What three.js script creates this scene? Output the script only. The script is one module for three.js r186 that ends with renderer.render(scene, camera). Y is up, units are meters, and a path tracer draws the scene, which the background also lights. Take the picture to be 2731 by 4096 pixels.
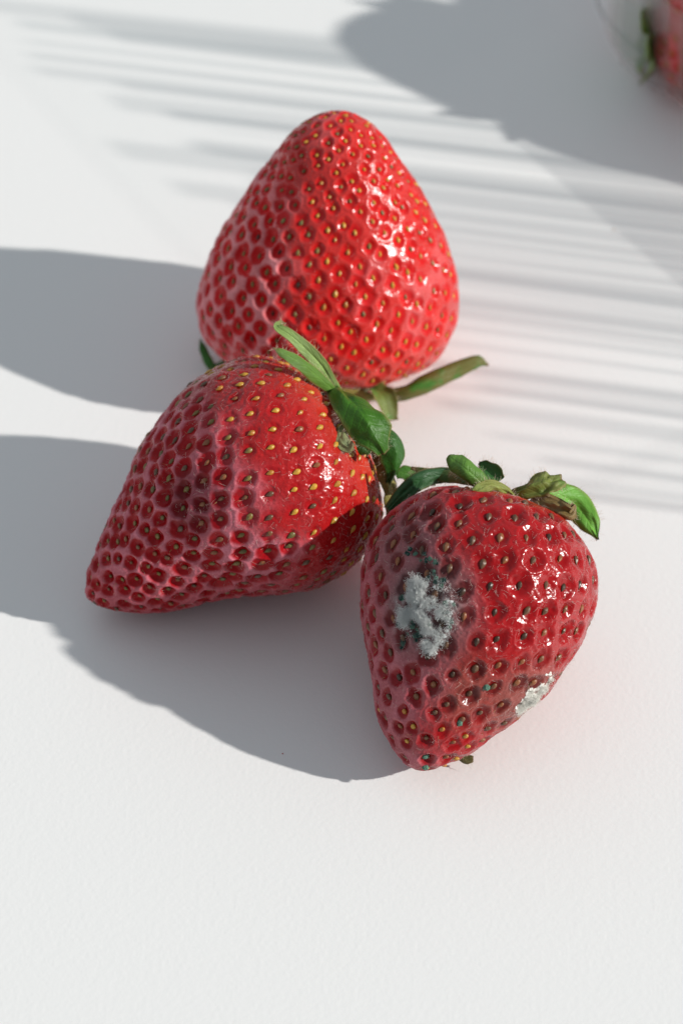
import * as THREE from 'three';
import { RoundedBoxGeometry } from 'three/addons/geometries/RoundedBoxGeometry.js';
import { mergeGeometries } from 'three/addons/utils/BufferGeometryUtils.js';

// ---------------------------------------------------------------- camera, light, exposure
const scene = new THREE.Scene();
const PITCH = THREE.MathUtils.degToRad(46), DIST = 0.40;
const camera = new THREE.PerspectiveCamera(24, 682 / 1024, 0.02, 20);
camera.position.set(0, DIST * Math.sin(PITCH), DIST * Math.cos(PITCH));
camera.lookAt(0, 0, 0);
camera.focus = 0.357;
camera.userData.fStop = 19;

const EL = THREE.MathUtils.degToRad(28.3), AZ = THREE.MathUtils.degToRad(13);
const SUN = new THREE.Vector3(Math.cos(EL) * Math.cos(AZ), Math.sin(EL), Math.cos(EL) * Math.sin(AZ));
const sun = new THREE.DirectionalLight(new THREE.Color(1.0, 0.965, 0.92), 4.5);
sun.position.copy(SUN).multiplyScalar(1.2);
sun.castShadow = true;
sun.shadow.radius = 2.2;
sun.shadow.mapSize.set(2048, 2048);
Object.assign(sun.shadow.camera, { left: -0.35, right: 0.35, top: 0.35, bottom: -0.35, near: 0.1, far: 3 });
scene.add(sun, sun.target);

{ // soft open sky, growing gently brighter towards the far left
  const W = 128, H = 64, d = new Float32Array(W * H * 4), dir = new THREE.Vector3(), BRIGHT = new THREE.Vector3(-0.7, 0.55, -0.5).normalize();
  for (let j = 0; j < H; j++) for (let i = 0; i < W; i++) {
    const up = ((j + 0.5) / H - 0.5) * Math.PI, ro = ((i + 0.5) / W - 0.5) * 2 * Math.PI;
    dir.set(Math.cos(ro) * Math.cos(up), Math.sin(up), Math.sin(ro) * Math.cos(up));
    const s = 0.5 + 0.5 * dir.dot(BRIGHT), b = (dir.y < 0 ? 0.5 : 1) * (0.62 + 0.85 * s * s);
    const k = (j * W + i) * 4;
    d[k] = 0.320 * b; d[k + 1] = 0.356 * b; d[k + 2] = 0.386 * b; d[k + 3] = 1;
  }
  const t = new THREE.DataTexture(d, W, H, THREE.RGBAFormat, THREE.FloatType);
  t.mapping = THREE.EquirectangularReflectionMapping; t.magFilter = THREE.LinearFilter; t.minFilter = THREE.LinearFilter; t.needsUpdate = true;
  scene.background = t; scene.environment = t;
}
const renderer = new THREE.WebGLRenderer({ antialias: true });
renderer.toneMapping = THREE.LinearToneMapping;
renderer.toneMappingExposure = 1.0;
renderer.shadowMap.enabled = true;
renderer.setSize(682, 1024);

// ---------------------------------------------------------------- helpers
let seedState = 1;
const reseed = (s) => { seedState = s >>> 0; };
const rnd = () => { seedState = (seedState + 0x6D2B79F5) >>> 0; let t = Math.imul(seedState ^ (seedState >>> 15), 1 | seedState); t ^= t + Math.imul(t ^ (t >>> 7), 61 | t); return ((t ^ (t >>> 14)) >>> 0) / 4294967296; };
const rr = (a, b) => a + (b - a) * rnd();
const clamp = (x, a = 0, b = 1) => Math.min(b, Math.max(a, x));
const sm = (a, b, x) => { const t = clamp((x - a) / (b - a)); return t * t * (3 - 2 * t); };
const mix = (a, b, t) => a + (b - a) * t;
const mix3 = (a, b, t) => [mix(a[0], b[0], t), mix(a[1], b[1], t), mix(a[2], b[2], t)];
const h3 = (x, y, z) => { let h = Math.imul(x, 374761393) ^ Math.imul(y, 668265263) ^ Math.imul(z, 2147483647 ^ 1274126177); h = Math.imul(h ^ (h >>> 13), 1274126177); return ((h ^ (h >>> 16)) >>> 0) / 4294967296; };
function noise(x, y, z) {                       // value noise 0..1
  const i = Math.floor(x), j = Math.floor(y), k = Math.floor(z); let u = x - i, v = y - j, w = z - k;
  u = u * u * (3 - 2 * u); v = v * v * (3 - 2 * v); w = w * w * (3 - 2 * w);
  return mix(mix(mix(h3(i, j, k), h3(i + 1, j, k), u), mix(h3(i, j + 1, k), h3(i + 1, j + 1, k), u), v), mix(mix(h3(i, j, k + 1), h3(i + 1, j, k + 1), u), mix(h3(i, j + 1, k + 1), h3(i + 1, j + 1, k + 1), u), v), w);
}
const fbm = (x, y, z, n = 3) => { let s = 0, a = 0.5, t = 0; for (let o = 0; o < n; o++) { s += a * noise(x, y, z); t += a; a *= 0.5; x = x * 2.03 + 7.1; y = y * 2.03 + 3.7; z = z * 2.03 + 1.3; } return s / t; };
const toS = (c) => 255 * (c <= 0.0031308 ? 12.92 * c : 1.055 * Math.pow(Math.max(c, 0), 1 / 2.4) - 0.055);
const V = (x, y, z) => new THREE.Vector3(x, y, z);
const MM = 0.001;
const used = {};
const numbered = (n) => { used[n] = (used[n] ?? -1) + 1; return used[n] ? n + '_' + String(used[n]).padStart(3, '0') : n; };
function thing(name, label, category, group) {
  const o = new THREE.Group(); o.name = numbered(name); scene.add(o);
  o.userData = { label, category }; if (group) o.userData.group = group;
  return o;
}
function part(name, geometry, material, parent, extra) {
  const m = new THREE.Mesh(geometry, material); m.name = name; m.castShadow = m.receiveShadow = true; parent.add(m);
  if (extra) m.userData = extra;
  return m;
}
function tex(w, h, fill, srgb) {
  const d = new Uint8Array(w * h * 4), px = [0, 0, 0];
  for (let j = 0; j < h; j++) for (let i = 0; i < w; i++) { fill(i, j, px); const k = (j * w + i) * 4; d[k] = px[0]; d[k + 1] = px[1]; d[k + 2] = px[2]; d[k + 3] = 255; }
  const t = new THREE.DataTexture(d, w, h, THREE.RGBAFormat); t.magFilter = THREE.LinearFilter; t.minFilter = THREE.LinearFilter;
  t.wrapS = t.wrapT = THREE.RepeatWrapping; if (srgb) t.colorSpace = THREE.SRGBColorSpace; t.needsUpdate = true;
  return t;
}
// tileable value noise on an n x n lattice
function tile(n, salt) { return (u, v) => { const x = u * n, y = v * n, i = Math.floor(x), j = Math.floor(y); let a = x - i, b = y - j; a = a * a * (3 - 2 * a); b = b * b * (3 - 2 * b); const m = (q) => ((q % n) + n) % n; return mix(mix(h3(m(i), m(j), salt), h3(m(i + 1), m(j), salt), a), mix(h3(m(i), m(j + 1), salt), h3(m(i + 1), m(j + 1), salt), a), b); }; }

// ---------------------------------------------------------------- table
{
  const n1 = tile(100, 3), n2 = tile(190, 5), n3 = tile(40, 9), n4 = tile(256, 12);
  const bump = tex(1024, 1024, (i, j, p) => { const u = i / 1024, v = j / 1024; const h = 0.5 * n1(u, v) + 0.3 * n2(u, v) + 0.12 * n3(u, v) + 0.08 * n4(u, v); p[0] = p[1] = p[2] = 255 * clamp(h); });
  bump.repeat.set(1.5 / 0.06, 1.1 / 0.06);
  const m = new THREE.MeshPhysicalMaterial({ color: new THREE.Color().setRGB(0.83, 0.83, 0.82), roughness: 0.5, bumpMap: bump, bumpScale: 0.000022 });
  m.name = 'white_laminate';
  const g = new RoundedBoxGeometry(1.5, 0.03, 1.1, 4, 0.004);
  const t = part('table', g, m, scene, { label: 'smooth white table top with a fine grained surface under the strawberries', category: 'table', kind: 'structure' });
  t.position.set(0.1, -0.015, -0.1);
}

// ---------------------------------------------------------------- strawberries
const KN = [0, 14, 28, 42, 58, 75, 92, 110, 128, 146, 163, 180].map(THREE.MathUtils.degToRad);
const SK = [0, 45, 90, 135, 180].map(THREE.MathUtils.degToRad);
function spline(k, v) {                         // cubic through (k, v), flat at both ends
  const n = k.length, t = v.map((_, i) => (i === 0 || i === n - 1 ? 0 : ((v[i + 1] - v[i]) / (k[i + 1] - k[i]) * (k[i] - k[i - 1]) + (v[i] - v[i - 1]) / (k[i] - k[i - 1]) * (k[i + 1] - k[i])) / (k[i + 1] - k[i - 1])));
  return (x) => { let i = 0; while (i < n - 2 && x > k[i + 1]) i++; const h = k[i + 1] - k[i], u = (x - k[i]) / h, a = u * u, b = a * u; return (2 * b - 3 * a + 1) * v[i] + (b - 2 * a + u) * h * t[i] + (3 * a - 2 * b) * v[i + 1] + (b - a) * h * t[i + 1]; };
}
const grain = (() => { const a = tile(128, 21), b = tile(256, 22), c = tile(60, 25); return tex(512, 512, (i, j, p) => { const u = i / 512, v = j / 512; p[0] = p[1] = p[2] = 255 * clamp(0.45 * a(u, v) + 0.35 * b(u, v) + 0.2 * c(u, v)); }); })();

function seedGeometry() {                       // teardrop achene: +z points at the berry's tip
  const g = new THREE.SphereGeometry(1, 12, 10), p = g.attributes.position;
  for (let i = 0; i < p.count; i++) { const x = p.getX(i), y = p.getY(i), z = p.getZ(i); const w = 1 - 0.42 * sm(-0.1, 1, z); p.setXYZ(i, x * w * 0.31, y * w * 0.22 * (1 + 0.18 * Math.exp(-x * x * 40)), z * 0.5 + (z > 0.9 ? 0.05 : 0)); }
  g.computeVertexNormals(); return g;
}
const SEED = seedGeometry();
const seedMat = (r, g, b, ro = 0.38) => { const m = new THREE.MeshPhysicalMaterial({ color: new THREE.Color().setRGB(r, g, b), roughness: ro }); m.name = 'achene'; return m; };
const SEEDS = {
  gold: [seedMat(0.46, 0.25, 0.03), seedMat(0.52, 0.28, 0.035), seedMat(0.42, 0.18, 0.025)],
  brown: [seedMat(0.17, 0.07, 0.028), seedMat(0.24, 0.085, 0.03), seedMat(0.12, 0.06, 0.03)],
  olive: [seedMat(0.20, 0.14, 0.035), seedMat(0.14, 0.115, 0.035)],
  dark: [seedMat(0.05, 0.025, 0.012), seedMat(0.10, 0.045, 0.02)],
};
const hairGeo = (() => {                        // one bent tapering hair of unit length along +y
  const pts = [V(0, 0, 0), V(0.02, 0.4, 0), V(0.14, 0.75, 0.03), V(0.34, 1, 0.06)], g = new THREE.TubeGeometry(new THREE.CatmullRomCurve3(pts), 5, 1, 3, false), p = g.attributes.position, c = new THREE.CatmullRomCurve3(pts);
  for (let i = 0; i <= 5; i++) { const q = c.getPointAt(i / 5), w = 1 - 0.75 * i / 5; for (let j = 0; j <= 3; j++) { const k = i * 4 + j; p.setXYZ(k, q.x + (p.getX(k) - q.x) * w * 0.022, q.y + (p.getY(k) - q.y) * w * 0.022, q.z + (p.getZ(k) - q.z) * w * 0.022); } }
  g.computeVertexNormals(); return g;
})();
const hairMat = new THREE.MeshPhysicalMaterial({ color: 0xffffff, roughness: 0.45 }); hairMat.name = 'fine_hair';
function instances(name, geometry, material, list, parent) { // list of [Matrix4, [r,g,b]]
  const m = new THREE.InstancedMesh(geometry, material, list.length); m.name = name; m.castShadow = m.receiveShadow = true; m.userData = { kind: 'stuff' };
  const c = new THREE.Color();
  list.forEach(([x, rgb], i) => { m.setMatrixAt(i, x); m.setColorAt(i, c.setRGB(...rgb)); });
  parent.add(m); return m;
}
const _m = new THREE.Matrix4(), _q = new THREE.Quaternion();
function hairAt(p, dir, len, thick) {           // matrix of a hair rooted at p
  _q.setFromUnitVectors(V(0, 1, 0), dir.clone().normalize()); _q.multiply(new THREE.Quaternion().setFromAxisAngle(V(0, 1, 0), rnd() * 6.283));
  return new THREE.Matrix4().compose(p, _q.clone(), V(thick / 0.022, len, thick / 0.022));
}

function makeBerry(root, o) {                   // all lengths in mm; the mesh keeps the world's axes round the berry's foot
  const axis = V(...o.axis).normalize(), ref = o.ref ?? V(0, 1, 0), e1 = ref.clone().cross(axis).normalize(), e2 = axis.clone().cross(e1);
  const P = spline(KN, o.P), C = spline(SK, o.c), S = spline(SK, o.s), cy = o.cy;
  const dirAt = (a, f, t) => { const sa = Math.sin(a), ca = Math.cos(a), cf = Math.cos(f), sf = Math.sin(f); return t.set(axis.x * ca + sa * (cf * e1.x + sf * e2.x), axis.y * ca + sa * (cf * e1.y + sf * e2.y), axis.z * ca + sa * (cf * e1.z + sf * e2.z)); };
  const rho = (a, f) => { const sa = Math.sin(a); let r = P(a) * (1 + sa * (C(a) * Math.cos(f) + S(a) * Math.sin(f)) + sa * sa * (o.two[0] * Math.cos(2 * f) + o.two[1] * Math.sin(2 * f))); r *= 1 - 0.10 * Math.exp(-(((Math.PI - a) / 0.22) ** 2)); return r; };
  const TW = o.tw ?? 1024, TH = o.th ?? 768, N = TW * (TH + 1), pos = new Float32Array(N * 3), dv = V();
  for (let j = 0; j <= TH; j++) for (let i = 0; i < TW; i++) {
    const a = j / TH * Math.PI, f = i / TW * 2 * Math.PI; dirAt(a, f, dv); let r = rho(a, f);
    r += (fbm(dv.x * 3.2 + o.salt, dv.y * 3.2, dv.z * 3.2, 2) - 0.5) * 1.0 * Math.min(1, Math.sin(a) * 3);
    const k = (j * TW + i) * 3; pos[k] = dv.x * r; pos[k + 1] = dv.y * r + cy; pos[k + 2] = dv.z * r;
  }
  // achenes: a golden-angle spiral, denser towards the tip
  reseed(o.salt * 977 + 5);
  const sp = (a) => o.spacing * mix(o.tipDense ?? 0.7, 1, sm(0, 1.25, a)) * mix(1, 1.12, sm(2.2, 3, a));
  const cum = [0]; for (let j = 1; j <= 400; j++) { const a = (j - 0.5) / 400 * Math.PI, r = P(a), dr = Math.hypot(r, (P(a + 0.01) - P(a - 0.01)) / 0.02); cum.push(cum[j - 1] + (a > 2.85 ? 0 : 2 * Math.PI * r * Math.sin(a) * dr * Math.PI / 400 / (0.866 * sp(a) ** 2))); }
  const count = Math.floor(cum[400]), seeds = [];
  for (let i = 0, j = 0; i < count; i++) {
    while (j < 399 && cum[j + 1] < i + 0.5) j++;
    const a0 = (j + (i + 0.5 - cum[j]) / Math.max(1e-6, cum[j + 1] - cum[j])) / 400 * Math.PI, r0 = P(a0), jit = o.spacing * 0.11 / r0;
    const a = a0 + (rnd() + rnd() - 1) * jit * 1.6, f = ((i * 2.399963 + (rnd() + rnd() - 1) * jit * 1.6 / Math.max(0.15, Math.sin(a0))) % (2 * Math.PI) + 2 * Math.PI) % (2 * Math.PI);
    const d = dirAt(a, f, V()).clone(), p = d.clone().multiplyScalar(rho(a, f)); p.y += cy;
    p.addScaledVector(d, (fbm(d.x * 3.2 + o.salt, d.y * 3.2, d.z * 3.2, 2) - 0.5) * Math.min(1, Math.sin(a) * 3));
    const t = axis.clone().addScaledVector(d, -axis.dot(d)).normalize();
    seeds.push({ a, f, d, p, t, R: sp(a) * 0.5 * rr(0.82, 1.16), k: rnd(), reg: o.region(d, p, a) });
  }
  const f1 = new Float32Array(N).fill(9), who = new Int16Array(N).fill(-1);
  seeds.forEach((s, n) => {
    const r = rho(s.a, s.f), da = s.R * 1.9 / r, j0 = Math.max(0, Math.floor((s.a - da) / Math.PI * TH)), j1 = Math.min(TH, Math.ceil((s.a + da) / Math.PI * TH));
    for (let j = j0; j <= j1; j++) {
      const w = s.R * 1.9 / (r * Math.max(1e-3, Math.sin(j / TH * Math.PI))), half = w > 3 ? TW / 2 : Math.min(TW / 2, Math.ceil(w / (2 * Math.PI) * TW)), i0 = Math.round(s.f / (2 * Math.PI) * TW);
      for (let i = -half; i < half; i++) {
        const k = j * TW + ((i0 + i) % TW + TW) % TW, x = pos[k * 3] - s.p.x, y = pos[k * 3 + 1] - s.p.y, z = pos[k * 3 + 2] - s.p.z;
        const al = x * s.t.x + y * s.t.y + z * s.t.z, d2 = x * x + y * y + z * z, n1 = Math.sqrt(Math.max(0, al * al / 1.22 + (d2 - al * al) / 0.90)) / s.R;
        if (n1 < f1[k]) { f1[k] = n1; who[k] = n; }
      }
    }
  });
  // relief, colour and gloss
  const hgt = new Float32Array(N), col = new Uint8Array(TW * (TH + 1) * 4), rou = new Uint8Array(TW * (TH + 1) * 4), wet = new Uint8Array(TW * (TH + 1) * 4), q = V();
  for (let j = 0; j <= TH; j++) for (let i = 0; i < TW; i++) {
    const k = j * TW + i, a = j / TH * Math.PI, x = pos[k * 3], y = pos[k * 3 + 1], z = pos[k * 3 + 2];
    q.set(x, y - cy, z).normalize();
    const wob = noise(x * 1.1 + o.salt, y * 1.1, z * 1.1), n = f1[k] + (wob - 0.5) * 0.32, R = o.region(q, { x, y, z }, a), s = seeds[who[k]];
    const depth = R.depth * (s ? 0.5 + 0.75 * s.k : 1) * (a > 2.75 ? sm(3.0, 2.75, a) : 1);
    const well = n < 9 ? 1 - sm(0.15, R.width, n) : 0, lip = n < 9 ? Math.exp(-(((n - R.width * 0.98) / 0.16) ** 2)) : 0;
    const fine = fbm(x * 5 + 3, y * 5, z * 5, 2) - 0.5;
    hgt[k] = -depth * well + depth * 0.16 * lip + 0.05 * fine * (1 - well) + (R.rough ?? 0) * (fbm(x * 2.2, y * 2.2, z * 2.2, 3) - 0.5);
    if (j === 0 || j === TH) hgt[k] = 0;
    const inside = n < 9 ? 1 - sm(R.width * 0.62, R.width * 0.9, n) : 0;
    const streak = noise(x * 9, y * 9, z * 9), blot = fbm(x * 0.5 + o.salt, y * 0.5, z * 0.5, 3);
    const fz = clamp(R.fuzzAndLight * (0.75 + 0.5 * (streak - 0.5) + 0.6 * (blot - 0.5)));  // share of pale ridge tone: fuzz plus reflected light painted into the colour
    let c = mix3(R.skin, R.bloomAndLight, fz); c = mix3(c, R.pit, inside * R.pitMix);
    const v = 1 + 0.35 * (blot - 0.5) + 0.22 * (streak - 0.5) * (1 - inside);
    const kk = k * 4; for (let e = 0; e < 3; e++) col[kk + e] = clamp(toS(c[e] * v), 0, 255); col[kk + 3] = 255;
    const g = clamp(mix(mix(o.gloss, 0.72, fz * (1 - inside)), o.gloss * 0.8, inside) + (R.matte ?? 0) + 0.22 * (noise(x * 7 + 9, y * 7, z * 7) - 0.5) * (1 - inside), 0.1, 1);
    rou[kk + 1] = rou[kk + 2] = g * 255; rou[kk] = 255 * clamp(0.6 * noise(x * 4.2, y * 4.2, z * 4.2) + 0.4 * noise(x * 8.5 + 4, y * 8.5, z * 8.5) * (1 - 0.5 * inside)); rou[kk + 3] = 255; wet[kk] = 255 * clamp((R.wet ?? 1) * (1 - fz) * (0.55 + 0.9 * (noise(x * 1.3 + 31, y * 1.3, z * 1.3) - 0.3))); wet[kk + 3] = 255 * mix(0.85, 0.35, inside) * (1 - 0.85 * sm(2.55, 2.85, a)) * (R.spec ?? 1);
  }
  const mk = (d, srgb) => { const t = new THREE.DataTexture(d, TW, TH + 1, THREE.RGBAFormat); t.magFilter = t.minFilter = THREE.LinearFilter; t.wrapS = THREE.RepeatWrapping; t.wrapT = THREE.ClampToEdgeWrapping; if (srgb) t.colorSpace = THREE.SRGBColorSpace; t.needsUpdate = true; return t; };
  // normals of the smooth shape, then the displaced mesh
  const st = o.step ?? 2, MW = TW / st, MH = TH / st, at = (j, i, t) => { const k = (Math.min(TH, Math.max(0, j)) * TW + ((i % TW) + TW) % TW) * 3; return t.set(pos[k], pos[k + 1], pos[k + 2]); };
  const A = V(), B = V(), D = V(), E = V(), mp = new Float32Array((MW + 1) * (MH + 1) * 3), uv = new Float32Array((MW + 1) * (MH + 1) * 2);
  for (let j = 0; j <= MH; j++) for (let i = 0; i <= MW; i++) {
    const J = j * st, I = (i * st) % TW, k = J * TW + I, m = j * (MW + 1) + i;
    at(J - st, I, A); at(J + st, I, B); at(J, I - st, D); at(J, I + st, E);
    const nn = B.sub(A).cross(E.sub(D)); if (j === 0) nn.copy(axis); else if (j === MH) nn.copy(axis).negate(); nn.normalize(); at(J, I, A); if (nn.dot(D.set(A.x, A.y - cy, A.z)) < 0) nn.negate();
    A.addScaledVector(nn, hgt[k]); mp[m * 3] = A.x * MM; mp[m * 3 + 1] = Math.max(A.y, 0.06) * MM; mp[m * 3 + 2] = A.z * MM; uv[m * 2] = i / MW; uv[m * 2 + 1] = (J + 0.5) / (TH + 1);
  }
  const idx = new Uint32Array(MW * MH * 6); let w = 0;
  for (let j = 0; j < MH; j++) for (let i = 0; i < MW; i++) { const a = j * (MW + 1) + i, b = a + 1, c = a + MW + 1, d = c + 1; idx[w++] = a; idx[w++] = c; idx[w++] = b; idx[w++] = b; idx[w++] = c; idx[w++] = d; }
  const nrm = new Float32Array(mp.length), gp = (j, i, t) => { const m = (Math.min(MH, Math.max(0, j)) * (MW + 1) + ((i % MW) + MW) % MW) * 3; return t.set(mp[m], mp[m + 1], mp[m + 2]); };
  const outward = (() => { gp(MH / 2 - 1, 0, A); gp(MH / 2 + 1, 0, B); gp(MH / 2, -1, D); gp(MH / 2, 1, E); const n = B.sub(A).cross(E.sub(D)); gp(MH / 2, 0, A); A.y -= cy * MM; return Math.sign(n.dot(A)); })();
  if (outward < 0) for (let t = 0; t < idx.length; t += 3) { const s = idx[t + 1]; idx[t + 1] = idx[t + 2]; idx[t + 2] = s; }
  for (let j = 0; j <= MH; j++) for (let i = 0; i <= MW; i++) {
    gp(j - 1, i, A); gp(j + 1, i, B); gp(j, i - 1, D); gp(j, i + 1, E); const n = B.sub(A).cross(E.sub(D)).multiplyScalar(outward); if (j === 0) n.copy(axis); if (j === MH) n.copy(axis).negate(); n.normalize();
    const m = (j * (MW + 1) + i) * 3; nrm[m] = n.x; nrm[m + 1] = n.y; nrm[m + 2] = n.z;
  }
  const g = new THREE.BufferGeometry();
  g.setAttribute('position', new THREE.BufferAttribute(mp, 3)); g.setAttribute('normal', new THREE.BufferAttribute(nrm, 3)); g.setAttribute('uv', new THREE.BufferAttribute(uv, 2)); g.setIndex(new THREE.BufferAttribute(idx, 1));
  const surf = mk(rou), coat = mk(wet);
  const mat = new THREE.MeshPhysicalMaterial({ map: mk(col, true), roughnessMap: surf, roughness: 1, bumpMap: surf, bumpScale: (o.sparkle ?? 0.05) * MM, clearcoat: o.coat ?? 0.22, clearcoatMap: coat, clearcoatRoughness: 0.25, specularIntensityMap: coat, specularIntensity: 1, sheen: 1, sheenColor: new THREE.Color().setRGB(...(o.sheen ?? [0.30, 0.22, 0.25])), sheenRoughness: 0.55, ior: 1.45 });
  mat.name = 'strawberry_skin';
  part('flesh', g, mat, root);
  // one mesh for each achene that can be seen
  const eye = camera.position.clone().sub(root.position).multiplyScalar(1000), placed = [], tri = new THREE.Matrix4(), hid = [];
  const surface = (a, f) => { const j = clamp(Math.round(a / Math.PI * MH), 0, MH), i = ((Math.round(f / (2 * Math.PI) * MW) % MW) + MW) % MW; const m = (j * (MW + 1) + i) * 3; return { p: V(mp[m], mp[m + 1], mp[m + 2]), n: V(nrm[m], nrm[m + 1], nrm[m + 2]), j: j * st, i: i * st }; };
  for (const s of seeds) {
    const u = surface(s.a, s.f); if (u.p.y < 0.0006) continue;
    const out = s.d, z = s.t.clone().applyAxisAngle(out, rr(-0.25, 0.25)), x = out.clone().cross(z).normalize(), y = z.clone().cross(x).normalize(), L = o.seedLen * rr(0.86, 1.14) * mix(0.85, 1, sm(0, 0.8, s.a)) * MM;
    tri.makeBasis(x.multiplyScalar(L * rr(0.92, 1.12)), y.multiplyScalar(L), z.multiplyScalar(L)); tri.setPosition(u.p.clone().addScaledVector(out, L * 0.07));
    const facing = eye.clone().sub(s.p).normalize().dot(s.d);
    (facing > -0.22 ? placed : hid).push([tri.clone(), s, facing]);
  }
  placed.sort((a, b) => b[2] - a[2]);
  for (const [m, s] of placed.slice(0, o.merged ? 0 : 300)) {
    const set = SEEDS[o.seedKind(s)], e = new THREE.Mesh(SEED, set[Math.floor(rnd() * set.length)]); e.name = 'seed'; e.castShadow = e.receiveShadow = true; m.decompose(e.position, e.quaternion, e.scale); root.add(e);
  }
  if (o.merged) { const gs = placed.map(([m]) => SEED.clone().applyMatrix4(m)); part('seeds', mergeGeometries(gs), SEEDS.gold[0], root, { kind: 'stuff' }); }
  // hairs and the dry styles beside the achenes
  if (o.hairs) {
    const list = [];
    for (let i = 0; i < o.hairs; i++) {
      const a = Math.acos(1 - 2 * rnd()), f = rnd() * 6.2832, u = surface(a, f); if (u.p.y < 0.0008) continue;
      const k = u.j * TW + u.i; if (f1[k] < 0.45) continue;
      const d = V(rr(-1, 1), rr(-1, 1), rr(-1, 1)).normalize(); d.addScaledVector(u.n, -d.dot(u.n)).normalize().addScaledVector(u.n, rr(0.12, 0.75));
      list.push([hairAt(u.p, d, rr(0.35, 1.25) * MM, rr(0.010, 0.019) * MM), [0.62, 0.5, 0.45]]);
    }
    for (const [, s] of placed) if (rnd() < 0.65) { const u = surface(s.a - 0.6 * o.seedLen / rho(s.a, s.f), s.f); list.push([hairAt(u.p, s.t.clone().multiplyScalar(0.5).addScaledVector(s.d, 0.9).add(V(rr(-.6, .6), rr(-.6, .6), rr(-.6, .6))), rr(0.3, 0.8) * MM, 0.035 * MM), rnd() < 0.6 ? [0.10, 0.05, 0.02] : [0.45, 0.3, 0.12]]); }
    instances('fine_hairs', hairGeo, hairMat, list, root);
  }
  return { surface, dirAt, axis, seeds, P };
}

// sepals: a cupped or rolled blade along a curve; lengths in mm in the berry's own axes
const leafMat = new THREE.MeshPhysicalMaterial({ vertexColors: true, roughness: 0.46, specularIntensity: 0.65, bumpMap: (() => { const a = tile(48, 61), b = tile(110, 62); return tex(256, 512, (i, j, p) => { const v = Math.abs(i / 128 - 1), u = j / 512, w = (((u * 9 - v * 1.6) % 1) + 1) % 1, k = a(i / 256, u), z = b(i / 256, u); p[0] = p[1] = p[2] = 255 * clamp(0.5 + 0.22 * (k - 0.5) + 0.16 * (z - 0.5) - 0.4 * Math.exp(-((v / 0.07) ** 2)) - 0.28 * Math.exp(-(((w - 0.5) / 0.10) ** 2)) * (1 - v * 0.6)); }); })(), bumpScale: 0.16 * MM, sheen: 0.15, sheenColor: new THREE.Color().setRGB(0.3, 0.34, 0.22), sheenRoughness: 0.5 });
leafMat.name = 'sepal_skin';
const CAMN = V(0, Math.sin(PITCH), Math.cos(PITCH));
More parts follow.
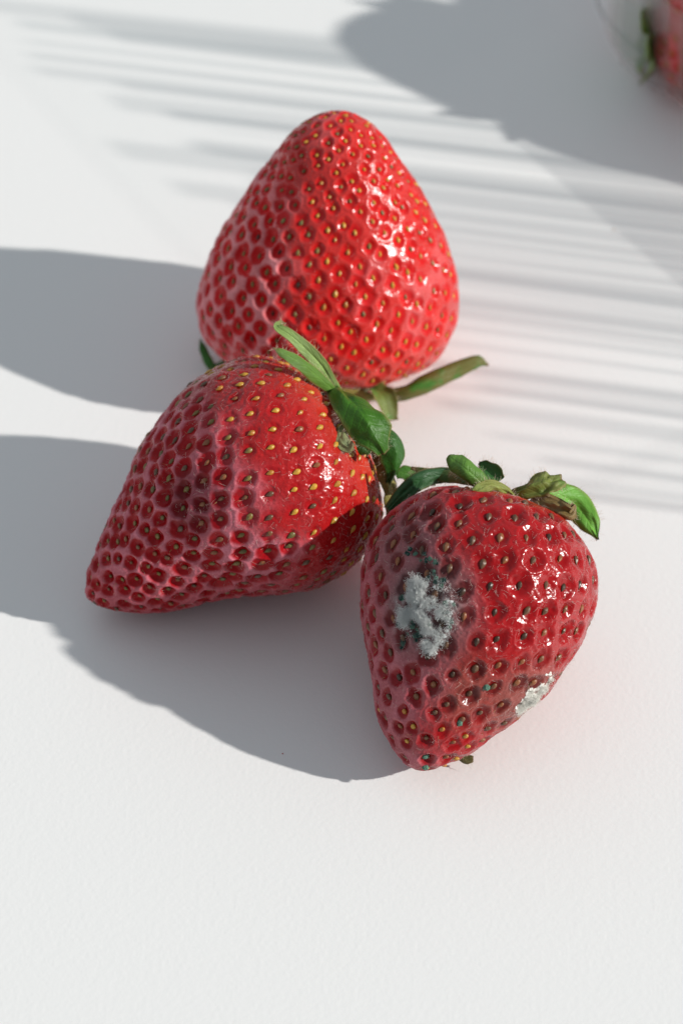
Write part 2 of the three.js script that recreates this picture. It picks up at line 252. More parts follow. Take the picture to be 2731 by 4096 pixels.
function sepal(root, o) {
  const pts = o.pts.map((p) => V(...p)), curve = new THREE.CatmullRomCurve3(pts, false, 'centripetal'), n = 44, m = 16, th = o.thick ?? 0.24;
  const N0 = V(...(o.n0 ?? [CAMN.x, CAMN.y, CAMN.z])).normalize(), N1 = o.n1 ? V(...o.n1).normalize() : N0, salt = pts[0].x * 3.7 + pts[1].y;
  const vp = [[], []], vc = [[], []], uv = [], ru = [], prof = o.prof ?? [0.5, 0.9, 1, 0.85, 0.12];
  for (let i = 0; i <= n; i++) {
    const u = i / n, c = curve.getPoint(u), t = curve.getTangent(u), nn = N0.clone().lerp(N1, u); nn.addScaledVector(t, -nn.dot(t)).normalize(); const side = t.clone().cross(nn).normalize();
    const pk = u * (prof.length - 1), pi = Math.min(prof.length - 2, Math.floor(pk)), pf = pk - pi, ps = pf * pf * (3 - 2 * pf); let w = o.w * mix(prof[pi], prof[pi + 1], ps); w *= 1 + 0.12 * (noise(u * 9 + salt, 1, 2) - 0.5);
    const roll = mix(o.roll ?? 0.5, o.roll1 ?? o.roll ?? 0.5, u);
    for (let j = 0; j <= m; j++) {
      const v = j / m * 2 - 1, ang = v * roll, rad = w / Math.max(0.05, Math.abs(roll)), sg = Math.sign(roll) || 1;
      const x = rad * Math.sin(Math.abs(roll) * v), z = -sg * rad * (1 - Math.cos(Math.abs(roll) * v));
      const wave = (o.crumple ?? 0) * (fbm(u * 4 + salt, v * 2.2, 9, 2) - 0.5) * 2 + 0.10 * w * Math.sin(u * 11 + salt + v * 2) * v * v + 0.14 * o.w * (noise(u * 5 + salt, v * 1.5, 3) - 0.5) + (Math.abs(v) < 0.15 ? -0.05 : 0);
      const p = c.clone().addScaledVector(side, x).addScaledVector(nn, z + wave), no = nn.clone().multiplyScalar(Math.cos(ang)).addScaledVector(side, sg * Math.sin(Math.abs(roll) * v)).normalize();
      const e = th * 0.5 * (0.25 + 0.75 * Math.sqrt(Math.max(0, 1 - v * v * 0.96))) * (u > 0.93 ? 0.6 : 1);
      const vein = Math.exp(-((v / 0.09) ** 2)) * 0.6 + 0.4 * Math.exp(-((((((u * 9 - Math.abs(v) * 1.6) % 1) + 1) % 1 - 0.5) / 0.12) ** 2)) * (1 - Math.abs(v) * 0.7), bl = fbm(p.x * 0.7, p.y * 0.7, p.z * 0.7, 3), f = fbm(p.x * 3, p.y * 3, p.z * 3, 2);
      const edge = sm(0.78, 1, Math.abs(v)), tip = sm(1 - (o.dry ?? 0.06), 1, u + 0.04 * (f - 0.5)), brown = clamp((o.brown ?? 0) * sm(0.35, 0.65, bl + 0.1));
      uv.push((v + 1) / 2, u);
      for (const s of [0, 1]) {
        let k = s === 0 ? o.top : o.under ?? o.top; k = mix3(k, k.map((q, a) => q * (a === 2 ? 1.6 : 1.7) + 0.01), 0.55 * vein); k = k.map((q) => q * (0.72 + 0.56 * bl)); k = mix3(k, [0.16, 0.10, 0.03], brown); k = mix3(k, [0.30, 0.21, 0.08], edge * (o.rim ?? 0.45)); k = mix3(k, [0.20, 0.12, 0.06], tip);
        vp[s].push(p.clone().addScaledVector(no, s === 0 ? e : -e)); vc[s].push(k);
      }
      if (j === 0 || j === m) ru.push([p, no, side.clone().multiplyScalar(v), t]);
    }
  }
  const W = m + 1, all = [...vp[0], ...vp[1]], cc = [...vc[0], ...vc[1]], o2 = vp[0].length, ix = [];
  for (let i = 0; i < n; i++) for (let j = 0; j < m; j++) { const a = i * W + j, b = a + 1, c = a + W, d = c + 1; ix.push(a, b, c, b, d, c, a + o2, c + o2, b + o2, b + o2, c + o2, d + o2); }
  for (let i = 0; i < n; i++) for (const j of [0, m]) { const a = i * W + j, c = a + W; if (j) ix.push(a, a + o2, c, c, a + o2, c + o2); else ix.push(a, c, a + o2, c, c + o2, a + o2); }
  for (const i of [0, n]) for (let j = 0; j < m; j++) { const a = i * W + j, b = a + 1; if (i) ix.push(a, b, a + o2, b, b + o2, a + o2); else ix.push(a, a + o2, b, b, a + o2, b + o2); }
  const g = new THREE.BufferGeometry();
  g.setAttribute('position', new THREE.Float32BufferAttribute(all.flatMap((p) => [p.x * MM, Math.max(0.15, p.y) * MM, p.z * MM]), 3));
  g.setAttribute('color', new THREE.Float32BufferAttribute(cc.flat(), 3)); g.setAttribute('uv', new THREE.Float32BufferAttribute([...uv, ...uv], 2));
  g.setIndex(ix); g.computeVertexNormals();
  const mesh = part('sepal', g, leafMat, root, o.label ? { label: o.label } : undefined);
  const hl = []; reseed(Math.abs(Math.round(salt * 100)) + 3);
  for (let i = 0; i < (o.hairs ?? 80); i++) { const [p, no, sd, t] = ru[Math.floor(rnd() * ru.length)]; hl.push([hairAt(p.clone().multiplyScalar(MM), sd.clone().addScaledVector(no, rr(-0.6, 0.6)).addScaledVector(t, rr(-0.2, 0.9)), rr(0.3, 1.1) * MM, 0.020 * MM), [0.62, 0.5, 0.36]]); }
  if (hl.length) instances('edge_hairs', hairGeo, hairMat, hl, mesh);
  return mesh;
}
const GREEN = [0.04, 0.12, 0.006], DEEP = [0.018, 0.07, 0.005], LIGHT = [0.15, 0.27, 0.035], PALE = [0.21, 0.32, 0.09], OLIVE = [0.16, 0.20, 0.04], YELLOW = [0.34, 0.32, 0.08], DRY = [0.20, 0.14, 0.055];

// mould: a thicket of curled hyphae standing on a patch of skin, over low lumps
const hypha = (() => { const c = new THREE.CatmullRomCurve3([V(0, 0, 0), V(0.22, 0.3, 0.1), V(0.05, 0.62, 0.3), V(0.38, 0.85, 0.18), V(0.62, 0.8, 0.45)]), g = new THREE.TubeGeometry(c, 9, 0.02, 3, false); return g; })();
const mouldMat = new THREE.MeshPhysicalMaterial({ color: 0xffffff, roughness: 1, specularIntensity: 0.2 }); mouldMat.name = 'mould_fibre';
function lumps(name, root, spots, color, salt) {
  const gs = []; reseed(salt);
  for (const [p, n, r, flat] of spots) {
    const g = new THREE.IcosahedronGeometry(1, 3), a = g.attributes.position, s = rnd() * 50; g.deleteAttribute('uv');
    for (let i = 0; i < a.count; i++) { const x = a.getX(i), y = a.getY(i), z = a.getZ(i), k = 0.62 + 0.5 * noise(x * 2 + s, y * 2, z * 2) + 0.36 * noise(x * 5 + s, y * 5, z * 5) + 0.22 * noise(x * 12, y * 12 + s, z * 12); a.setXYZ(i, x * k * r, y * k * r * flat, z * k * r); }
    g.computeVertexNormals(); _q.setFromUnitVectors(V(0, 1, 0), n); g.applyMatrix4(new THREE.Matrix4().compose(p, _q, V(1, 1, 1))); gs.push(g);
  }
  const m = new THREE.MeshPhysicalMaterial({ color: new THREE.Color().setRGB(...color), roughness: 0.95, specularIntensity: 0.2, sheen: 1, sheenColor: new THREE.Color().setRGB(0.5, 0.5, 0.5), sheenRoughness: 0.5 }); m.name = 'mould';
  return part(name, mergeGeometries(gs), m, root, { kind: 'stuff' });
}
const D2R = Math.PI / 180;

// ---- the fresh berry standing on its calyx
const A = thing('strawberry', 'bright red fresh strawberry standing upright behind the other two, tip pointing up', 'strawberry');
A.position.set(-1.98 * MM, 0, -38.61 * MM);
makeBerry(A, {
  axis: [0.0578, 0.9697, -0.2374], ref: V(0, 0, -1), cy: 19.31, salt: 11, spacing: 3.55, tipDense: 0.66, seedLen: 1.08, gloss: 0.24, hairs: 1500, sparkle: 0.05, sheen: [0.10, 0.07, 0.08],
  P: [29.03, 26.77, 22.46, 20.38, 19.02, 19.08, 20.14, 22.38, 22.9, 19.36, 17.85, 16.53], c: [0.0106, 0.0189, 0.0077, -0.02, 0.0089], s: [-0.0027, 0.0044, -0.0189, 0.0301, 0.0025], two: [0.0732, -0.011],
  region: (d, p, a) => {
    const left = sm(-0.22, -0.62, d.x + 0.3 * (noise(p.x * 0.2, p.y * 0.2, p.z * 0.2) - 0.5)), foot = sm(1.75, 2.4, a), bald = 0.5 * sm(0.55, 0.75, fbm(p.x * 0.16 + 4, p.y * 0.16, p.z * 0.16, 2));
    return { depth: mix(0.42, 0.72, left) * (1 - 0.5 * foot), width: mix(0.98, 1.16, left), fuzzAndLight: clamp(0.95 * left * (1 - 0.5 * foot) + bald * 0.4), skin: mix3([0.53, 0.026, 0.022], [0.60, 0.07, 0.045], foot), bloomAndLight: [0.78, 0.29, 0.31], wet: 1 - left, pit: [0.56, 0.006, 0.008], pitMix: mix(0.75, 1, left) * (1 - 0.5 * foot), rough: 0.05 };  // left ridges paled for fuzz and for painted-in sky reflection
  },
  seedKind: (s) => (s.d.x > -0.15 ? (s.k < 0.82 ? 'gold' : 'olive') : s.k < 0.9 ? 'olive' : 'dark'),  // shade painted into the seeds: darker tones on the side away from the sun
});
sepal(A, { label: 'long rolled sepal sticking out to the right', pts: [[7.1, 5.6, 16.4], [12.8, 7.6, 17.8], [16.8, 8.9, 16.5], [21.3, 9.6, 14.3], [25.3, 9.9, 12.5], [27.1, 8.8, 12.2]], w: 2.3, roll: 1.5, top: [0.05, 0.19, 0.022], under: GREEN, brown: 0.75, dry: 0.1, prof: [0.6, 0.85, 1, 1, 0.75, 0.12] });
sepal(A, { pts: [[3.6, 7.2, 14.3], [7.2, 9.5, 18.7], [9.0, 10.2, 21.8], [9.8, 8.6, 23.6], [10.1, 7.4, 24.6]], w: 2.1, roll: -0.9, top: [0.09, 0.21, 0.035], under: LIGHT, brown: 0.5, dry: 0.05, prof: [0.6, 0.9, 1, 0.9, 0.7], n0: [0.5, 0.4, 0.8] });
sepal(A, { pts: [[-17.5, 1.6, 2.4], [-20.4, 1.9, 5.3], [-21.9, 3.4, 3.4], [-22.8, 5.2, 1.4]], w: 0.9, roll: 0.8, top: [0.04, 0.18, 0.03], dry: 0.02 });
sepal(A, { pts: [[-1, 9.6, 18.8], [3.1, 9.7, 20.3], [5.7, 9.5, 20.6], [8.2, 8.4, 20.4]], w: 1.0, roll: 0.8, top: YELLOW, brown: 0.3 });

// ---- the softening berry lying on its side
const Bb = thing('strawberry', 'dull wine red wilting strawberry lying on its side, tip towards the lower left', 'strawberry');
Bb.position.set(-13.86 * MM, 0, 11.59 * MM);
makeBerry(Bb, {
  axis: [-0.8274, -0.4107, 0.3831], cy: 17.84, salt: 23, spacing: 3.6, tipDense: 0.78, seedLen: 1.28, gloss: 0.29, hairs: 4200, sparkle: 0.06, sheen: [0.05, 0.03, 0.04],
  P: [31.56, 26.59, 21.82, 19.18, 18.31, 18.51, 19.47, 20.51, 21.01, 19.8, 18.95, 17.91], c: [0.0463, -0.0374, -0.0006, 0.0045, -0.0232], s: [-0.0373, 0.0247, -0.0133, -0.0113, 0.0305], two: [0.0001, 0.0284],
  region: (d, p, a) => {
    const wv = (noise(p.x * 0.22 + 8, p.y * 0.22, p.z * 0.22) - 0.5) * 0.5, aa = a + wv - 0.25 * d.y + 0.35 * Math.max(0, -d.z), soft = sm(1.72, 1.22, aa), neck = sm(2.05, 2.75, a), rot = 0.75 * sm(7.5, 2.5, Math.hypot(p.x + 8.5, p.y - 27.5, p.z - 13));
    let skin = mix3([0.37, 0.008, 0.009], [0.47, 0.04, 0.018], neck); skin = mix3(skin, [0.12, 0.018, 0.03], rot * 0.7);
    return { depth: mix(0.22, 0.8, soft), width: mix(0.8, 1.14, soft), fuzzAndLight: clamp(soft * 0.9 * (1 - 0.45 * rot) * mix(0.35, 1, sm(-0.75, 0.1, d.y))), skin, bloomAndLight: mix3([0.58, 0.19, 0.24], [0.22, 0.06, 0.09], rot), pit: mix3([0.33, 0.005, 0.009], [0.09, 0.004, 0.008], rot), wet: (1 - soft) * (1 - 0.8 * sm(2.3, 2.8, a)) * (1 - sm(0.7, 0.88, d.x)), spec: 1 - 0.92 * sm(0.66, 0.86, d.x), matte: 0.35 * sm(2.4, 2.9, a), pitMix: mix(0.35, 1, soft), rough: mix(0.25, 0.06, soft) };  // ridge tone holds wilted fuzz and painted reflected light together
  },
  seedKind: (s) => (s.a > 1.75 ? (s.k < 0.85 ? 'gold' : 'brown') : s.k < 0.55 ? 'brown' : 'olive'),  // tip-end seeds get duller tones, shade painted into their colour
});
sepal(Bb, { label: 'pale narrow sepal with a curled tip', pts: [[14.0, 29.1, -8.6], [12.4, 32.0, -8.7], [10.6, 36.0, -8.5], [8.2, 39.1, -8.9], [5.9, 41.2, -9.6], [4.1, 42.0, -10.5], [4.9, 41.2, -12.5]], w: 1.1, roll: -0.5, crumple: 0.12, top: PALE, under: GREEN, dry: 0.12, prof: [0.5, 0.8, 1, 1, 0.8, 0.6, 0.4], rim: 0.6 });
sepal(Bb, { pts: [[14.0, 29.7, -7.8], [11.9, 33.0, -6.8], [9.5, 36.4, -6.1], [7.2, 39.0, -5.9], [5.1, 40.5, -6.0], [3.5, 41.8, -5.9]], w: 1.25, roll: 0.5, crumple: 0.2, top: [0.08, 0.17, 0.02], under: PALE, dry: 0.14, prof: [0.4, 0.75, 1, 0.9, 0.6, 0.1], rim: 0.7, n0: [0.35, 0.8, 0.5] });
sepal(Bb, { label: 'broad glossy dark green sepal folded over the shoulder', pts: [[13.2, 31.4, -8.1], [15.3, 35.4, -1.4], [17.3, 35.6, 2.7], [19.0, 34.0, 4.9], [20.3, 30.9, 5.8]], w: 3.3, roll: 0.85, roll1: 0.6, crumple: 0.9, top: [0.032, 0.115, 0.004], under: LIGHT, dry: 0.02, prof: [0.55, 1, 1.05, 0.95, 0.35], rim: 0.5, n0: [0.35, 0.85, 0.55], n1: [0.2, 0.7, 0.8], hairs: 110 });
sepal(Bb, { pts: [[15.0, 27.5, -8.4], [18.3, 28.7, -3.8], [21.6, 27.9, -0.2], [22.4, 24.9, 1.5], [21.2, 20.3, 1.9]], w: 2.7, roll: 0.9, crumple: 0.6, top: [0.02, 0.085, 0.008], dry: 0.02, prof: [0.6, 1, 1, 0.9, 0.3], n0: [0.7, 0.5, 0.5], n1: [0.6, 0.4, 0.75] });
sepal(Bb, { label: 'small dry curled sepal', pts: [[14.9, 30.3, -2.6], [13.9, 33.3, 2.9], [13.9, 33.1, 5.3], [14.9, 32.8, 6.3], [15.7, 33.2, 5.9]], w: 1.3, roll: 0.8, crumple: 0.5, top: [0.22, 0.26, 0.12], brown: 0.25, dry: 0.25, prof: [0.8, 1, 1, 0.8, 0.3] });
sepal(Bb, { pts: [[14.3, 28.0, -6.0], [15.6, 29.6, -0.5], [17.3, 29.0, 2.4], [18.3, 27.5, 2.6]], w: 2.2, roll: 0.6, top: DEEP });
sepal(Bb, { pts: [[18.6, 25.4, -3.2], [20.9, 22.4, -0.2], [21.8, 19.6, 2.6], [21.2, 16.6, 5.2]], w: 1.9, roll: 0.7, crumple: 0.6, top: [0.26, 0.24, 0.05], brown: 0.45, n0: [0.75, 0.35, 0.55] });

// ---- the mouldy berry in front
const Cc = thing('strawberry', 'mouldy strawberry at the front right with white and green mould on it', 'strawberry');
Cc.position.set(20.13 * MM, 0, 34.49 * MM);
const dist = (p, x, y, z) => Math.hypot(p.x - x, p.y - y, p.z - z);
const C = makeBerry(Cc, {
  axis: [-0.3401, -0.4157, 0.8435], cy: 17.02, salt: 37, spacing: 4.25, tipDense: 0.78, seedLen: 1.42, gloss: 0.22, hairs: 4200, sparkle: 0.06, sheen: [0.05, 0.03, 0.04],
  P: [27.79, 24.83, 20.87, 18.66, 17.74, 17.27, 17.73, 18.32, 18.31, 17.2, 15.92, 16.15], c: [0.0018, 0.0166, -0.0069, 0.0167, 0.011], s: [0.0098, 0.0128, -0.0046, -0.0185, -0.0094], two: [0.0018, 0.0125],
  region: (d, p, a) => {
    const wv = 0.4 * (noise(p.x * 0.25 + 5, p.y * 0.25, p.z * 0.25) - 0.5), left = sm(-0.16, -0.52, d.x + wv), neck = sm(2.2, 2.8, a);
    const rot = Math.max(sm(11, 4, dist(p, -8, 27, 10.5) + 5 * wv), 0.7 * sm(10, 3, dist(p, -11, 30, 1) + 5 * wv)), brown = Math.max(0.9 * sm(10, 3, dist(p, 6, 14.5, 17.5)), 0.8 * sm(8.5, 2, dist(p, -2, 18, 19)), 0.4 * sm(6, 1, dist(p, -3, 24, 17)));
    let skin = mix3([0.31, 0.005, 0.007], [0.52, 0.07, 0.025], neck); skin = mix3(skin, [0.20, 0.042, 0.026], brown); skin = mix3(skin, [0.15, 0.05, 0.05], rot);
    const dust = 0.6 * sm(0.42, 0.7, noise(p.x * 1.1, p.y * 1.1, p.z * 1.1)) * sm(7, 2.5, dist(p, -8.2, 26.8, 11)); skin = mix3(skin, [0.34, 0.33, 0.32], dust);
    const pit = mix3(mix3([0.26, 0.004, 0.006], [0.08, 0.008, 0.007], brown), [0.06, 0.02, 0.02], rot);
    return { depth: mix(0.58, 0.75, left) * (1 - 0.55 * neck) * (1 - 0.5 * rot), width: 0.94, fuzzAndLight: clamp(Math.max(left * 0.85, rot * 0.75, brown * 0.12)), skin, bloomAndLight: mix3(mix3([0.45, 0.145, 0.175], [0.20, 0.105, 0.11], rot), [0.38, 0.37, 0.36], dust), wet: (1 - left) * (1 - rot) * (1 - 0.8 * sm(2.5, 2.9, a)), pit, pitMix: 0.85, rough: 0.12 + 0.25 * rot, matte: 0.3 * rot + 0.3 * sm(2.5, 2.9, a) };  // pale left ridges: real fuzz, with reflected light painted on top
  },
  seedKind: (s) => { const r = dist(s.p, -5, 26, 13); return r < 9 ? (s.k < 0.65 ? 'dark' : 'brown') : s.a < 0.4 ? (s.k < 0.5 ? 'gold' : 'brown') : s.k < 0.72 ? 'brown' : 'dark'; },
});
sepal(Cc, { pts: [[1.4, 27.6, -14.2], [-1.2, 27.4, -15.3], [-3.7, 26.3, -17.1], [-6.7, 25.2, -18.8], [-9.4, 24.9, -20.0]], w: 1.25, roll: 0.9, top: [0.05, 0.12, 0.022], brown: 0.7, dry: 0.15, prof: [0.8, 1, 1, 0.8, 0.25], n0: [0, 1, 0.3] });
sepal(Cc, { pts: [[-0.6, 24.5, -18.5], [-5.0, 25.5, -17.7], [-8.1, 26.2, -15.9], [-10.8, 25.1, -14.1], [-13.1, 23.5, -12.2]], w: 1.55, roll: 0.8, crumple: 0.6, top: [0.02, 0.075, 0.022], dry: 0.02, prof: [0.6, 0.9, 1, 0.9, 0.5] });
sepal(Cc, { pts: [[-5.5, 21.4, -20.6], [-8.5, 20.9, -21.6], [-10.2, 21.5, -22.2], [-11.6, 21.1, -21.8]], w: 1.4, roll: 0.5, top: [0.06, 0.18, 0.02], dry: 0.02, prof: [0.6, 1, 0.9, 0.3] });
sepal(Cc, { label: 'thick rolled green sepal like a tongue', pts: [[1.3, 30.2, -11.1], [-0.1, 31.7, -11.2], [-1.9, 32.7, -12.2], [-3.3, 32.7, -13.7], [-4.0, 32.4, -14.8]], w: 2.3, roll: 1.6, thick: 0.45, crumple: 0.3, top: [0.085, 0.19, 0.028], under: OLIVE, dry: 0.0, prof: [0.75, 0.95, 1, 0.95, 0.55] });
sepal(Cc, { pts: [[3.4, 28.0, -13.7], [2.7, 28.4, -15.2], [1.7, 28.6, -16.4], [0.8, 28.4, -17.5]], w: 1.7, roll: -0.8, top: [0.035, 0.13, 0.025], dry: 0.04, prof: [0.9, 1, 0.7, 0.15] });
sepal(Cc, { pts: [[5.8, 27.9, -10.2], [4.0, 31.9, -8.1], [2.2, 33.7, -7.4], [0.5, 34.2, -6.5], [-0.8, 34.1, -5.7]], w: 0.95, roll: 0.7, crumple: 0.5, top: [0.20, 0.26, 0.055], brown: 0.35, dry: 0.04, prof: [0.7, 1, 1, 0.9, 0.5], hairs: 90 });
sepal(Cc, { pts: [[5.2, 27.6, -11.2], [7.7, 29.6, -10.6], [9.7, 30.8, -10.8], [11.5, 31.0, -11.3], [12.8, 30.0, -12.3]], w: 2.2, roll: 0.7, crumple: 1.3, top: [0.13, 0.22, 0.04], under: OLIVE, brown: 0.45, dry: 0.04, prof: [0.5, 0.7, 1, 1, 0.7], n0: [0, 0.9, 0.4], hairs: 90 });
sepal(Cc, { label: 'withered brown sepal', pts: [[8.2, 27.6, -11.2], [10.3, 28.9, -8.8], [12.2, 29.5, -7.0], [14.0, 29.3, -6.1], [14.9, 28.9, -7.8]], w: 1.5, roll: 1.0, crumple: 1.3, top: DRY, under: [0.12, 0.09, 0.03], brown: 0.5, dry: 0.1, prof: [0.7, 1, 1, 0.9, 0.6], hairs: 110 });
sepal(Cc, { label: 'bright green sepal at the far right', pts: [[9.3, 24.3, -15.4], [12.9, 22.6, -16.6], [16.0, 20.6, -16.3], [18.0, 19.1, -13.9], [19.3, 17.9, -11.3]], w: 2.35, roll: 0.5, crumple: 0.9, top: [0.11, 0.29, 0.035], under: LIGHT, dry: 0.04, prof: [0.6, 0.95, 1, 0.8, 0.1], rim: 0.35 });  // lighter green stands in for sunlight passing through the blade
sepal(Cc, { label: 'dark dry scrap under the tip', pts: [[-3.0, 3.4, 18.0], [-1.5, 2.3, 19.2], [-0.4, 2.4, 19.3]], w: 0.9, roll: 0.9, top: [0.10, 0.09, 0.02], brown: 0.5, dry: 0.1, prof: [0.8, 1, 0.6], hairs: 12 });
{
  // [a, phi, spread in mm along and across, share, height]
  const white = [[62, 101, 2.6, 1.0], [66, 111, 1.3, 0.7], [73, 108, 0.9, 0.4], [56, 95, 1.8, 0.7], [58, 103, 1.6, 0.6], [47.5, 94.5, 0.9, 0.35], [56, 112, 1.0, 0.35]], list = [], spots = [];
  reseed(71);
  for (const [a, f, s, share] of white) for (let i = 0; i < 7600 * share; i++) {
    const g = () => (rnd() + rnd() + rnd() - 1.5) * 1.45, da = g() * s / 18, df = g() * s / 18, u = C.surface(a * D2R + da, f * D2R + df), k = 0.65 * noise(u.p.x * 720, u.p.y * 720, u.p.z * 720) + 0.35 * noise(u.p.x * 2400, u.p.y * 2400, u.p.z * 2400); if (k < 0.50) continue;
    const d = u.n.clone().multiplyScalar(0.9).add(V(rr(-1, 1), rr(-1, 1), rr(-1, 1))), t = rr(0.75, 1);
    list.push([hairAt(u.p, d, rr(0.35, 1.15) * (0.4 + k) * MM, 0.022 * rr(0.28, 0.55) * MM), [0.92 * t, 0.94 * t, 0.92 * t]]);
    if (i % 24 === 0) spots.push([u.p.clone(), u.n.clone(), rr(0.06, 0.16) * (k > 0.62 ? 1.4 : 1) * MM, rr(0.15, 0.4)]);
  }
  list.forEach((e) => e[0].scale(V(1, 1, 1)));
  const w1 = lumps('white_mould', Cc, spots, [0.88, 0.90, 0.88], 5); w1.userData.label = 'fluffy white mould tuft on the shaded side'; instances('mould_threads', hypha, mouldMat, list, w1);
  const l2 = [], s2 = [];
  for (const [a, f, s, share] of [[46.5, 9, 1.0, 0.8], [53, 8, 0.8, 0.6], [41, 7, 0.7, 0.5], [58, 12, 0.5, 0.3], [47, 4, 0.9, 0.6]]) for (let i = 0; i < 2000 * share; i++) {
    const g = () => (rnd() + rnd() + rnd() - 1.5) * 1.2, u = C.surface(a * D2R + g() * s / 17, f * D2R + g() * s * 1.5 / 14), k2 = 0.6 * noise(u.p.x * 800 + 3, u.p.y * 800, u.p.z * 800) + 0.4 * noise(u.p.x * 2600, u.p.y * 2600, u.p.z * 2600); if (k2 < 0.49) continue; const d = u.n.clone().add(V(rr(-1, 1), rr(-1, 1), rr(-1, 1))), t = rr(0.8, 1);
    l2.push([hairAt(u.p, d, rr(0.35, 1.0) * MM, 0.022 * rr(0.3, 0.6) * MM), [0.92 * t, 0.91 * t, 0.85 * t]]); if (i % 4 === 0) s2.push([u.p.clone(), u.n.clone(), rr(0.08, 0.24) * MM, rr(0.4, 0.9)]);
  }
  const w2 = lumps('white_mould', Cc, s2, [0.88, 0.87, 0.82], 6); w2.userData.label = 'dense white mould tuft on the sunlit lower edge'; instances('mould_threads', hypha, mouldMat, l2, w2);
  const g1 = [], g2 = [], gl = [];
  for (const [a, f, r, n] of [[82, 105, 0.8, 7], [78, 102, 0.5, 6], [86, 108, 0.7, 5], [76, 96, 0.4, 4], [66, 89, 0.55, 6], [59, 87, 0.35, 4], [52, 107, 0.75, 9], [49, 104, 0.5, 5], [53, 118, 0.3, 3], [66, 119, 0.25, 3], [44, 116, 0.4, 5], [55, 100, 0.5, 5], [87, 118, 0.5, 4]]) for (let i = 0; i < n; i++) {
    const u = C.surface(a * D2R + rr(-1, 1) * r * 1.4 / 15, f * D2R + rr(-1, 1) * r * 1.4 / 14); (rnd() < 0.5 ? g1 : g2).push([u.p, u.n, rr(0.14, 0.36) * MM, rr(0.25, 0.6)]);
    for (let e = 0; e < 14; e++) gl.push([hairAt(u.p, u.n.clone().add(V(rr(-1, 1), rr(-1, 1), rr(-1, 1))), rr(0.3, 0.7) * MM, 0.022 * rr(0.4, 0.8) * MM), [0.10, 0.16, 0.14]]);
  }
  for (const [a, f] of [[38.4, 48.7], [22.2, 48.7], [7, 60], [4, 30]]) { const u = C.surface(a * D2R, f * D2R); g2.push([u.p.clone().addScaledVector(u.n, 0.0001), u.n, 0.42 * MM, 0.9]); g1.push([u.p, u.n, 0.3 * MM, 0.9]); }
  lumps('green_mould', Cc, g1, [0.012, 0.042, 0.037], 8).userData.label = 'dark blue-green mould specks';
  const gm = lumps('green_mould', Cc, g2, [0.10, 0.19, 0.14], 9); gm.userData.label = 'pale green mould specks'; instances('mould_threads', hypha, mouldMat, gl, gm);
}

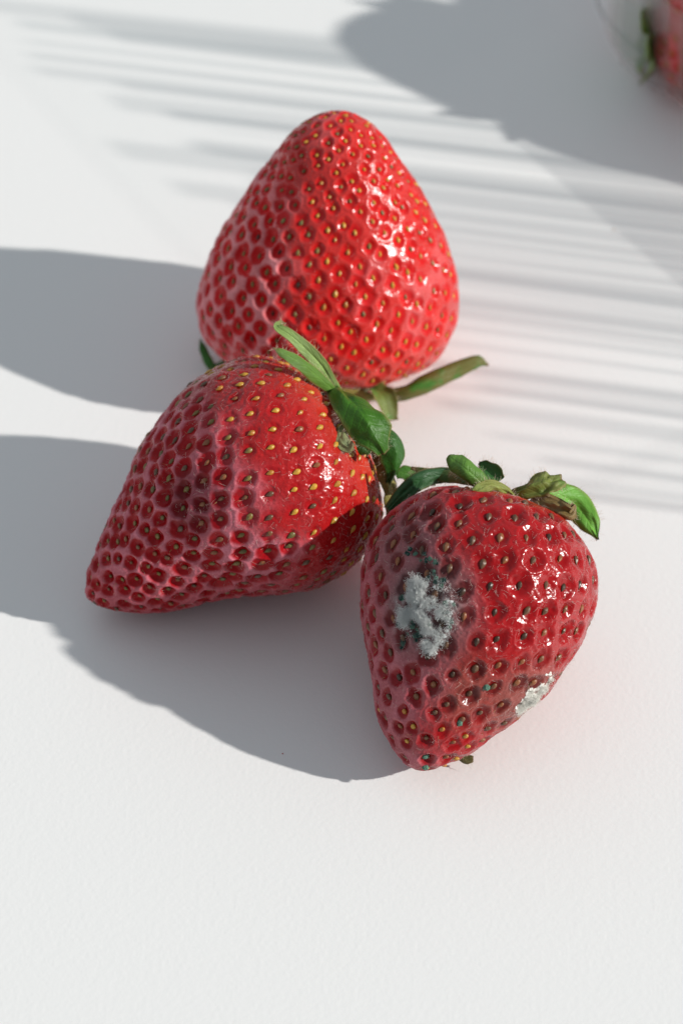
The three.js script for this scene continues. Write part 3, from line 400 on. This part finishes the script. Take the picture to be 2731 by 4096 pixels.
// ---------------------------------------------------------------- clear plastic punnet with more berries, at the back right
const U = V(0.5524, 0, 0.8336), Wv = V(0.8336, 0, -0.5524), G2 = V(57.5 * MM, 0, -122.7 * MM);
const inBox = (u, v, y) => G2.clone().addScaledVector(U, u * MM).addScaledVector(Wv, v * MM).setY(y * MM);
{
  const box = thing('plastic_punnet', 'clear ribbed plastic punnet holding strawberries, out of focus at the back right', 'punnet');
  box.position.copy(inBox(79, 65, 0));
  const clear = new THREE.MeshPhysicalMaterial({ color: new THREE.Color().setRGB(0.985, 0.99, 0.988), roughness: 0.08, transmission: 1, thickness: 0, ior: 1.14 }); clear.name = 'clear_plastic'; const cloudy = clear.clone(); cloudy.roughness = 0.58; cloudy.ior = 1.3; cloudy.name = 'cloudy_plastic';
  const rib = new THREE.MeshPhysicalMaterial({ color: new THREE.Color().setRGB(0.86, 0.88, 0.88), roughness: 0.5, transmission: 1, thickness: 0, ior: 1.45 }); rib.name = 'frosted_plastic';
  const faint = rib.clone(); faint.roughness = 0.34; faint.name = 'thin_plastic'; const haze = rib.clone(); haze.roughness = 0.38; haze.color.setRGB(0.92, 0.93, 0.93); haze.name = 'hazy_plastic';
  // outline in (u, v) with rounded corners; walls lean out towards the rim
  const u0 = -24, u1 = 182, v0 = 0, v1 = 130, rad = 24, outline = (grow, n = 10) => { const p = []; for (const [cu, cv, s] of [[u0 + rad, v0 + rad, 180], [u1 - rad, v0 + rad, 270], [u1 - rad, v1 - rad, 0], [u0 + rad, v1 - rad, 90]]) for (let i = 0; i <= n; i++) { const t = (s + 90 * i / n) * D2R; p.push([cu + (rad + grow) * Math.cos(t), cv + (rad + grow) * Math.sin(t)]); } return p; };
  const strip = (rows) => { const n = rows[0].length, pos = [], ix = []; for (const r of rows) for (const p of r) pos.push(p.x, p.y, p.z); for (let a = 0; a < rows.length - 1; a++) for (let i = 0; i < n; i++) { const b = (i + 1) % n; ix.push(a * n + i, a * n + b, (a + 1) * n + i, a * n + b, (a + 1) * n + b, (a + 1) * n + i); } const g = new THREE.BufferGeometry(); g.setAttribute('position', new THREE.Float32BufferAttribute(pos, 3)); g.setIndex(ix); g.computeVertexNormals(); return g; };
  const at = ([u, v], y) => inBox(u, v, y).sub(box.position);
  const ring = (grow, y) => outline(grow).map((p) => at(p, y));
  part('wall_foot', strip([ring(-2.5, 0.5), ring(-0.8, 1.2), ring(0, 3), ring(1.8, 24)]), cloudy, box);
  part('wall', strip([ring(1.8, 24), ring(3.6, 48), ring(5.8, 74)]), clear, box);
  { const r = ring(-2.5, 0.5), g = new THREE.BufferGeometry(), c = at([79, 65], 0.5), pos = [c.x, c.y, c.z], ix = []; r.forEach((p) => pos.push(p.x, p.y, p.z)); for (let i = 0; i < r.length; i++) ix.push(0, 1 + (i + 1) % r.length, 1 + i); g.setAttribute('position', new THREE.Float32BufferAttribute(pos, 3)); g.setIndex(ix); g.computeVertexNormals(); part('floor', g, clear, box); }
  part('rim', strip([ring(5.8, 74), ring(7, 74.4), ring(7.2, 75), ring(6.4, 75.4)]), clear, box);
  reseed(401);
  for (let u = u0 + 20; u < u1 - 16;) {         // vertical ribs of the long wall
    const soft = rnd() < 0.5, w = soft ? rr(5, 13) : rnd() < 0.25 ? rr(4, 8) : rr(0.9, 3.4), y0 = rr(1, 10), y1 = rr(52, 73), k = (y) => (soft ? -0.9 : -0.35) - rnd() * 0.2 - 5.8 * (y / 74), P4 = [[u, y0], [u + w, y0], [u + w * 0.8, y1], [u + w * 0.2, y1]].map(([a, y]) => at([a, k(y)], y));
    const g = new THREE.BufferGeometry().setFromPoints(P4); g.setIndex([0, 1, 2, 0, 2, 3]); g.computeVertexNormals(); part('rib', g, soft ? haze : w < 3.5 && rnd() < 0.55 ? rib : faint, box); u += soft ? w * rr(0.2, 0.6) : w + rr(0.8, 4.0);
  }
  for (const y of [9]) part('ridge', strip([ring(0.6 + y * 0.08, y - 0.7), ring(1.5 + y * 0.08, y), ring(0.6 + y * 0.08, y + 0.7)]), faint, box);
  // berries inside
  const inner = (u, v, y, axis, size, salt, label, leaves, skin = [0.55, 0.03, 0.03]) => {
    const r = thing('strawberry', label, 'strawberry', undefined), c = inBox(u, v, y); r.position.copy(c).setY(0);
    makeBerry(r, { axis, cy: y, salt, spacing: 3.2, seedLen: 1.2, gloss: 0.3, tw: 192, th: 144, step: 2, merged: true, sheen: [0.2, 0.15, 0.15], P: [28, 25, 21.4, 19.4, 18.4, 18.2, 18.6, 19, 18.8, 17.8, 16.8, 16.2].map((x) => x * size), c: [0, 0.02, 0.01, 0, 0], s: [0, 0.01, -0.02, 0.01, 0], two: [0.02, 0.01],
      region: (d, p, a) => ({ depth: 0.4, width: 0.9, fuzzAndLight: 0.1, skin, bloomAndLight: [0.5, 0.2, 0.2], pit: [0.5, 0.012, 0.015], pitMix: 0.8 }), seedKind: () => 'gold' });
    if (leaves) {
      const ax = V(...axis).normalize().negate(), b = V(0, y, 0).addScaledVector(ax, 14.5 * size), x = ax.clone().cross(V(0, 1, 0.2)).normalize(), z = ax.clone().cross(x);
      for (let i = 0; i < 8; i++) { const t = i / 8 * 6.283 + 0.3, o = x.clone().multiplyScalar(Math.cos(t)).addScaledVector(z, Math.sin(t)), q = (k, h) => b.clone().addScaledVector(o, k).addScaledVector(ax, h).toArray(); sepal(r, { pts: [q(1, 0.5), q(6 * size, 1.2), q(12 * size, 1.6 + (i % 3)), q(17 * size, 2 + 1.5 * (i % 2))], w: 5 * size, roll: 0.5, top: [0.17, 0.26, 0.06], under: LIGHT, hairs: 0, n0: ax.toArray(), prof: [0.6, 1, 0.9, 0.1] }); }
    }
  };
  inner(10, 9.8, 12.5, [0.95, 0.05, 0.05], 0.63, 51, 'blurred strawberry with a green calyx against the punnet wall', true, [0.60, 0.11, 0.10]);  // skin paled, the haze of the plastic painted into its colour
  inner(45, 24, 19.5, [0.7, -0.35, 0.3], 0.98, 52, 'strawberry in the punnet at the foot of the pile, outside the picture', true);
  inner(38, 37, 43, [0.3, 0.2, 0.9], 0.88, 53, 'strawberry lying on top of the pile in the punnet, outside the picture', true);
  inner(66, 40, 25, [0.6, -0.2, 0.6], 1.0, 54, 'strawberry in the middle of the punnet, outside the picture', false);
  inner(17, 44, 15, [0.5, 0.1, 0.7], 0.85, 56, 'strawberry on the floor of the punnet under the pile, outside the picture', false);
  inner(-5, 42, 27, [0.2, -0.4, -0.8], 0.98, 55, 'strawberry in the far corner of the punnet, outside the picture', false);
}
// ---------------------------------------------------------------- crumbs on the table
{
  const crumb = (x, z, r, rgb, label, salt) => {
    const g = new THREE.IcosahedronGeometry(1, 2), p = g.attributes.position; for (let i = 0; i < p.count; i++) { const k = 0.6 + 0.8 * noise(p.getX(i) * 1.7 + salt, p.getY(i) * 1.7, p.getZ(i) * 1.7); p.setXYZ(i, p.getX(i) * k * r * MM, p.getY(i) * k * r * 0.6 * MM, p.getZ(i) * k * r * 0.7 * MM); }
    g.computeVertexNormals(); const m = new THREE.MeshStandardMaterial({ color: new THREE.Color().setRGB(...rgb), roughness: 0.8 }); m.name = 'crumb';
    const o = part(numbered('crumb'), g, m, scene, { label, category: 'crumb' }); o.position.set(x, r * 0.4 * MM, z);
  };
  crumb(-0.0089, 0.0509, 0.13, [0.45, 0.05, 0.04], 'tiny red crumb on the table at the front edge of the shadow', 3);
  crumb(0.0509, -0.0734, 0.16, [0.5, 0.22, 0.04], 'tiny orange fleck on the streaked light below the punnet', 17);
}
renderer.render(scene, camera);
